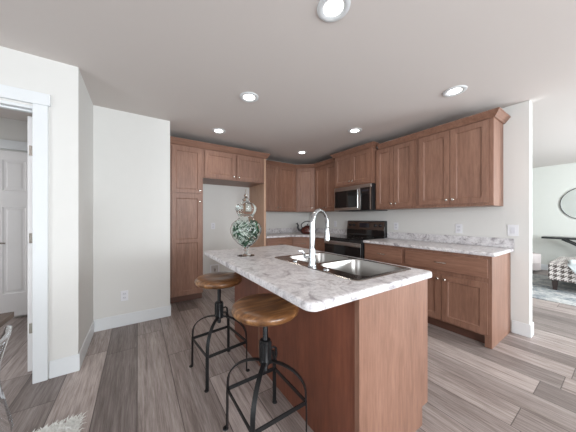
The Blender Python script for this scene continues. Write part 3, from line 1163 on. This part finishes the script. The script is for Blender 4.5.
rng = random.Random(3)
fills = {'leafgreen': MB(), 'leafwhite': MB()}
for k in range(230):
    z = rng.uniform(.10, .295)
    rmax = rad_at(z) - .012
    r = rmax * math.sqrt(rng.uniform(.25, 1.0)) * .97
    a = rng.uniform(0, 2 * PI)
    tilt = rng.uniform(-1, 1)
    ln = rng.uniform(.05, .09)
    pts = []
    for q in range(5):
        s_ = (q / 4 - .5) * ln
        aa = a + s_ / max(r, .03) * math.cos(tilt)
        z2 = z + s_ * math.sin(tilt)
        r2 = min(r, max(.01, rad_at(min(.30, max(.075, z2))) - .012))
        pts.append((r2 * math.cos(aa), r2 * math.sin(aa), z2))
    wd = rng.uniform(.007, .013)
    key = 'leafgreen' if rng.random() < .58 else 'leafwhite'
    fills[key].sweep(pts, lambda q, wd=wd: [(-wd * (.25 + 3 * q * (1 - q)), -.0012), (wd * (.25 + 3 * q * (1 - q)), -.0012), (wd * (.25 + 3 * q * (1 - q)), .0012), (-wd * (.25 + 3 * q * (1 - q)), .0012)])
o = fills['leafgreen'].build('jar_filling', M['leafgreen'])
o.location = (.796, 1.790, CT1 + .0005)
o['kind'] = 'stuff'
tag(o, 'green and white glossy leaf pieces heaped inside the glass jar', 'decoration')
o = fills['leafwhite'].build('white_pieces', M['leafwhite'], o)
o['kind'] = 'stuff'
o['label'] = 'pearl white leaf pieces'

# ---------------------------------------------------------------- kettle in the corner
t = thing('kettle', 'dark oxblood kettle with arched black handle on the corner worktop', 'kettle', (2.95, 3.55, CT1 + .0005), R(-35))
t.scale = (1.2, 1.2, 1.15)
MB().lathe([(.085, 0), (.112, .012), (.125, .045), (.118, .085), (.092, .118), (.055, .132), (.05, .134)], 32).build('body', M['kettle'], t, smooth=50)
ld_ = MB().lathe([(.054, .134), (.050, .142), (.02, .152), (.006, .154)], 24).build('lid', M['kettle'], t)
MB().lathe([(.006, .154), (.006, .162), (.014, .168), (.012, .178), (.002, .181)], 14).build('lid_knob', M['black'], ld_)
MB().tube([(-.105, 0, .05), (-.150, 0, .075), (-.168, 0, .115), (-.160, 0, .15), (-.175, 0, .180)], lambda q: .024 - .012 * q, 12).build('spout', M['black'], t)
MB().lathe([(.010, 0), (.024, .012), (.022, .016)], 14, T(-.176, 0, .178) @ Matrix.Rotation(R(-35), 4, 'Y')).build('spout_lip', M['black'], t)
pts = [(-.098, 0, .112)] + [(.122 * math.cos(R(a)) * .95, 0, .125 + .10 * math.sin(R(a))) for a in range(160, -21, -15)] + [(.112, 0, .075)]
MB().tube(pts, .0085, 10).build('handle', M['black'], t)


# ---------------------------------------------------------------- wall plates
def plate(name, label, loc, rz, w_=.072, h_=.116, kind='outlet', group='wall outlets'):
    t = thing(name, label, 'outlet' if kind == 'outlet' else 'light switch', loc, rz, group)
    MB().box(-w_ / 2, w_ / 2, -.006, -.0005, -h_ / 2, h_ / 2).build('cover_plate', M['plastic'], t, bevel=.002)
    if kind == 'outlet':
        for zz in (-.022, .022):
            s_ = MB().prism(rrect(-.017, .017, -.014, .014, .007), -.008, -.0062, T(0, 0, zz) @ Matrix(((1, 0, 0, 0), (0, 0, 1, 0), (0, 1, 0, 0), (0, 0, 0, 1)))).build('socket', M['plastic_grey'], t)
            sl2 = MB()
            for xx in (-.007, .007):
                sl2.box(xx - .001, xx + .001, -.0086, -.0081, zz - .002, zz + .007)
            sl2.build('slots', M['black'], s_)
    else:
        MB().box(-.016, .016, -.009, -.0062, -.032, .032).build('rocker', M['plastic_grey'], t, bevel=.001)
    return t


plate('wall_outlet', 'white outlet low on the blank wall left of the pantry', (-.131, 3.1225, .345), 0)
plate('wall_outlet', 'white outlet high on the wall inside the fridge alcove', (1.17, YB - .0005, 1.095), 0)
plate('wall_outlet', 'white outlet on the range wall left of the range backguard', (XR - .0005, 3.25, 1.117), RANGE)
plate('wall_outlet', 'white outlet on the range wall just right of the range backguard', (XR - .0005, 1.975, 1.112), RANGE)
plate('wall_outlet', 'white outlet above the right worktop below the middle of the end wall cabinet', (XR - .0005, 1.163, 1.108), RANGE)
plate('light_switch', 'white wall switch above the right end of the backsplash', (XR - .0005, 0.682, 1.108), RANGE, .085, .122, 'switch', None)

# supply box and looped water line low in the alcove
t = thing('water_supply_box', 'white recessed water supply box low on the fridge alcove wall', 'utility box', (1.20, YB - .0005, .30))
fm_ = MB()
fm_.box(-.085, .085, -.008, 0, .065, .085)
fm_.box(-.085, .085, -.008, 0, -.085, -.065)
fm_.box(-.085, -.065, -.008, 0, -.065, .065)
fm_.box(.065, .085, -.008, 0, -.065, .065)
fm_.build('box_frame', M['plastic'], t)
MB().box(-.065, .065, -.002, 0, -.065, .065).build('recess', M['boxdark'], t)
MB().tube([(.0, -.004, -.04), (0, -.02, -.02), (0, -.02, .01)], .008, 8).build('valve', M['nickel'], t)
mb = MB().tube([(1.31 + .135 * math.cos(2 * PI * k / 28), YB - .02, -.06 + .10 + .035 * math.sin(2 * PI * k / 28)) for k in range(28)], .007, 8, closed=True)
tag(mb.build('water_line', M['tubing']), 'coiled grey water line at the foot of the fridge alcove wall', 'tubing')

# ---------------------------------------------------------------- living room beyond the opening
t = thing('area_rug', 'blue-grey mottled area rug on the living room floor', 'rug', (5.19, -2.0, 0))
MB().box(0, 2.20, 0, 4.6, .0005, .010).build('pile', M['rug'], t, smooth=0)

t = thing('upholstered_bench', 'houndstooth upholstered bench with tapered dark legs on the blue-grey rug', 'bench', (6.0, -.735, .0105))
MB().box(0, 1.15, 0, 1.5, .165, .465).build('upholstery', M['hound'], t, bevel=.02, seg=3)
for (xx, yy) in ((.06, .07), (.06, 1.43), (1.09, .07), (1.09, 1.43)):
    MB().add([(xx - .022, yy - .022, 0), (xx + .022, yy - .022, 0), (xx + .022, yy + .022, 0), (xx - .022, yy + .022, 0),
              (xx - .035, yy - .035, .166), (xx + .035, yy - .035, .166), (xx + .035, yy + .035, .166), (xx - .035, yy + .035, .166)],
             [(0, 3, 2, 1), (4, 5, 6, 7), (0, 1, 5, 4), (1, 2, 6, 5), (2, 3, 7, 6), (3, 0, 4, 7)]).build('leg', M['legwood'], t)

# throw draped over the bench's front edge
mb = MB()
nx, ny = 30, 26
vs, fs = [], []
for i in range(nx + 1):
    s_ = i / nx
    for j in range(ny + 1):
        y = -.35 + .92 * j / ny
        drop = .30 - .27 * max(0, min(1, (y - .43) / .14))
        ln = .62 + drop
        d_ = s_ * ln
        wv = .006 * math.sin(y * 38) * min(1, s_ * 2)
        if d_ < .62:
            p = (6.60 - d_, y + .02 * math.sin(d_ * 9), .489 + abs(wv) * .6)
        else:
            e = d_ - .62
            p = (5.978 - .004 + wv * .8 - .006, y + .02 * math.sin(.62 * 9) - e * .12, .489 - e)
        vs.append(p)
for i in range(nx):
    for j in range(ny):
        a = i * (ny + 1) + j
        fs.append((a, a + 1, a + ny + 2, a + ny + 1))
mb.add(vs, fs)
o = mb.build('throw_blanket', M['whitefabric'], smooth=80)
md = o.modifiers.new('thick', 'SOLIDIFY')
md.thickness = .01
md.offset = 0
tag(o, 'pale white throw blanket draped over the front of the houndstooth bench', 'blanket')

t = thing('round_ottoman', 'blush grey round upholstered ottoman by the far wall', 'ottoman', (7.72, 1.36, .0))
MB().lathe([(.02, .055), (.255, .055), (.272, .07), (.272, .22), (.275, .225), (.272, .23), (.272, .40), (.262, .425), (.20, .437), (.02, .44)], 40).build('upholstery', M['pinkfabric'], t)
for k in range(4):
    a = R(45 + 90 * k)
    MB().lathe([(.016, 0), (.024, .056)], 12, T(.21 * math.cos(a), .21 * math.sin(a), 0)).build('leg', M['legwood'], t)

# console
t = thing('console_table', 'slim black console table with curved legs against the living room wall', 'table', (7.80, 0.30, 0))
MB().box(-.17, .20, -.76, .77, .785, .827).build('tabletop', M['blackwood'], t, bevel=.004)
for sg in (1, -1):
    for xx in (-.12, .15):
        pts = []
        for k in range(15):
            q = k / 14
            pts.append((xx, sg * (.05 + .44 * abs(2 * q - 1) ** 1.7), .006 + .778 * q))
        MB().sweep(pts, [(-.018, -.018), (.018, -.018), (.018, .018), (-.018, .018)], up=(1, 0, 0)).build('leg', M['blackwood'], t)
    # base runner
MB().box(-.12, .15, -.035, .035, .38, .41).build('stretcher', M['blackwood'], t)

# mirror
t = thing('wall_mirror', 'round mirror with a thin dark rim on the living room wall', 'mirror', (XFAR - .002, .50, 1.56))
rm = Matrix.Rotation(R(-90), 4, 'Y')
MB().lathe([(.361, 0), (.369, .0), (.369, .018), (.361, .018)], 64, rm, cap0=False, cap1=False).build('frame', M['blackwood'], t)
MB().lathe([(.360, .004), (.360, .016), (.001, .0165)], 64, rm).build('mirror_glass', M['mirror'], t)

# ---------------------------------------------------------------- dining corner at the left edge
t = thing('dining_table', 'brown wooden dining table, only its far corner showing at the left edge', 'table', (-1.05, .83, 0))
MB().box(-.50, .50, -.905, .905, .722, .75).build('tabletop', M['tablewood'], t, bevel=.002)
for sx2 in (-1, 1):
    for sy2 in (-1, 1):
        MB().box(sx2 * .40 - .035, sx2 * .40 + .035, sy2 * .70 - .035, sy2 * .70 + .035, .038, .7215).build('leg', M['tablewood'], t, bevel=.003)

# shag rug as a base with many locks of pile (nobody could count them)
rng = random.Random(11)
mb = MB()
rx0, rx1, ry0, ry1 = -2.3, -.30, -.2, 1.80
mb.box(rx0 + .02, rx1 - .02, ry0 + .02, ry1 - .02, .0005, .012)
vis = 0
while vis < 9000:
    if vis < 6500:
        x, y = rng.uniform(-.80, rx1), rng.uniform(1.15, ry1)
    else:
        x, y = rng.uniform(rx0, rx1), rng.uniform(ry0, ry1)
    vis += 1
    ln = rng.uniform(.040, .075)
    da = rng.gauss(R(50), .7)
    dx, dy = math.cos(da) * ln * .75, math.sin(da) * ln * .75
    hh = ln * rng.uniform(.25, .45)
    wd = rng.uniform(.003, .006)
    nx_, ny_ = -dy / ln * wd, dx / ln * wd
    z0 = .010
    mb.add([(x - nx_, y - ny_, z0), (x + nx_, y + ny_, z0), (x + dx * .5 + nx_, y + dy * .5 + ny_, z0 + hh * .8), (x + dx * .5 - nx_, y + dy * .5 - ny_, z0 + hh * .8), (x + dx, y + dy, z0 + hh * .75)],
           [(0, 1, 2, 3), (3, 2, 4)])
o = mb.build('shag_rug', M['fur'], smooth=0)
o['kind'] = 'stuff'
tag(o, 'white shaggy fur rug, its corner showing at the lower left', 'rug')

# acrylic chair, facing the table: back seen from behind
t = thing('acrylic_chair', 'clear acrylic dining chair cut by the lower left edge of the picture', 'chair', (-.612, .97, .038), R(90))
# local frame: y points to the back of the chair after turning (local -y faces the table)


def back_half(z):
    ks = [(.38, .31), (.44, .292), (.50, .258), (.56, .222), (.62, .182), (.68, .150), (.72, .130), (.762, .104), (.80, .118), (.845, .143), (.91, .143)]
    for (z0, a), (z1, b_) in zip(ks, ks[1:]):
        if z0 <= z <= z1:
            f_ = (z - z0) / (z1 - z0)
            return a + (b_ - a) * f_
    return .12


nz, nxx = 40, 12
vs, fs = [], []
for i in range(nz + 1):
    z = .405 + .440 * i / nz
    h_ = back_half(z)
    for j in range(nxx + 1):
        q = -1 + 2 * j / nxx
        vs.append((q * h_, -(.20 + .05 * ((z - .40) / .46) ** 2 + .03 * (1 - q * q)), z))
for i in range(nz):
    for j in range(nxx):
        a = i * (nxx + 1) + j
        fs.append((a, a + 1, a + nxx + 2, a + nxx + 1))
o = MB().add(vs, fs).build('backrest', M['acrylic'], t, smooth=80)
md = o.modifiers.new('thick', 'SOLIDIFY')
md.thickness = .012
md.offset = 0
MB().prism(rrect(-.225, .225, -.190, .215, .06), .405, .423).build('seat', M['acrylic'], t, bevel=.004)
for (xx, yy, tx, ty) in ((-.18, .18, -.19, .20), (.18, .18, .19, .20), (-.18, -.15, -.20, -.20), (.18, -.15, .20, -.20)):
    MB().sweep([(tx, ty, 0), ((tx + xx) / 2, (ty + yy) / 2, .2), (xx, yy, .4045)], [(-.016, -.016), (.016, -.016), (.016, .016), (-.016, .016)], up=(1, 0, 0)).build('leg', M['acrylic'], t, bevel=.003)
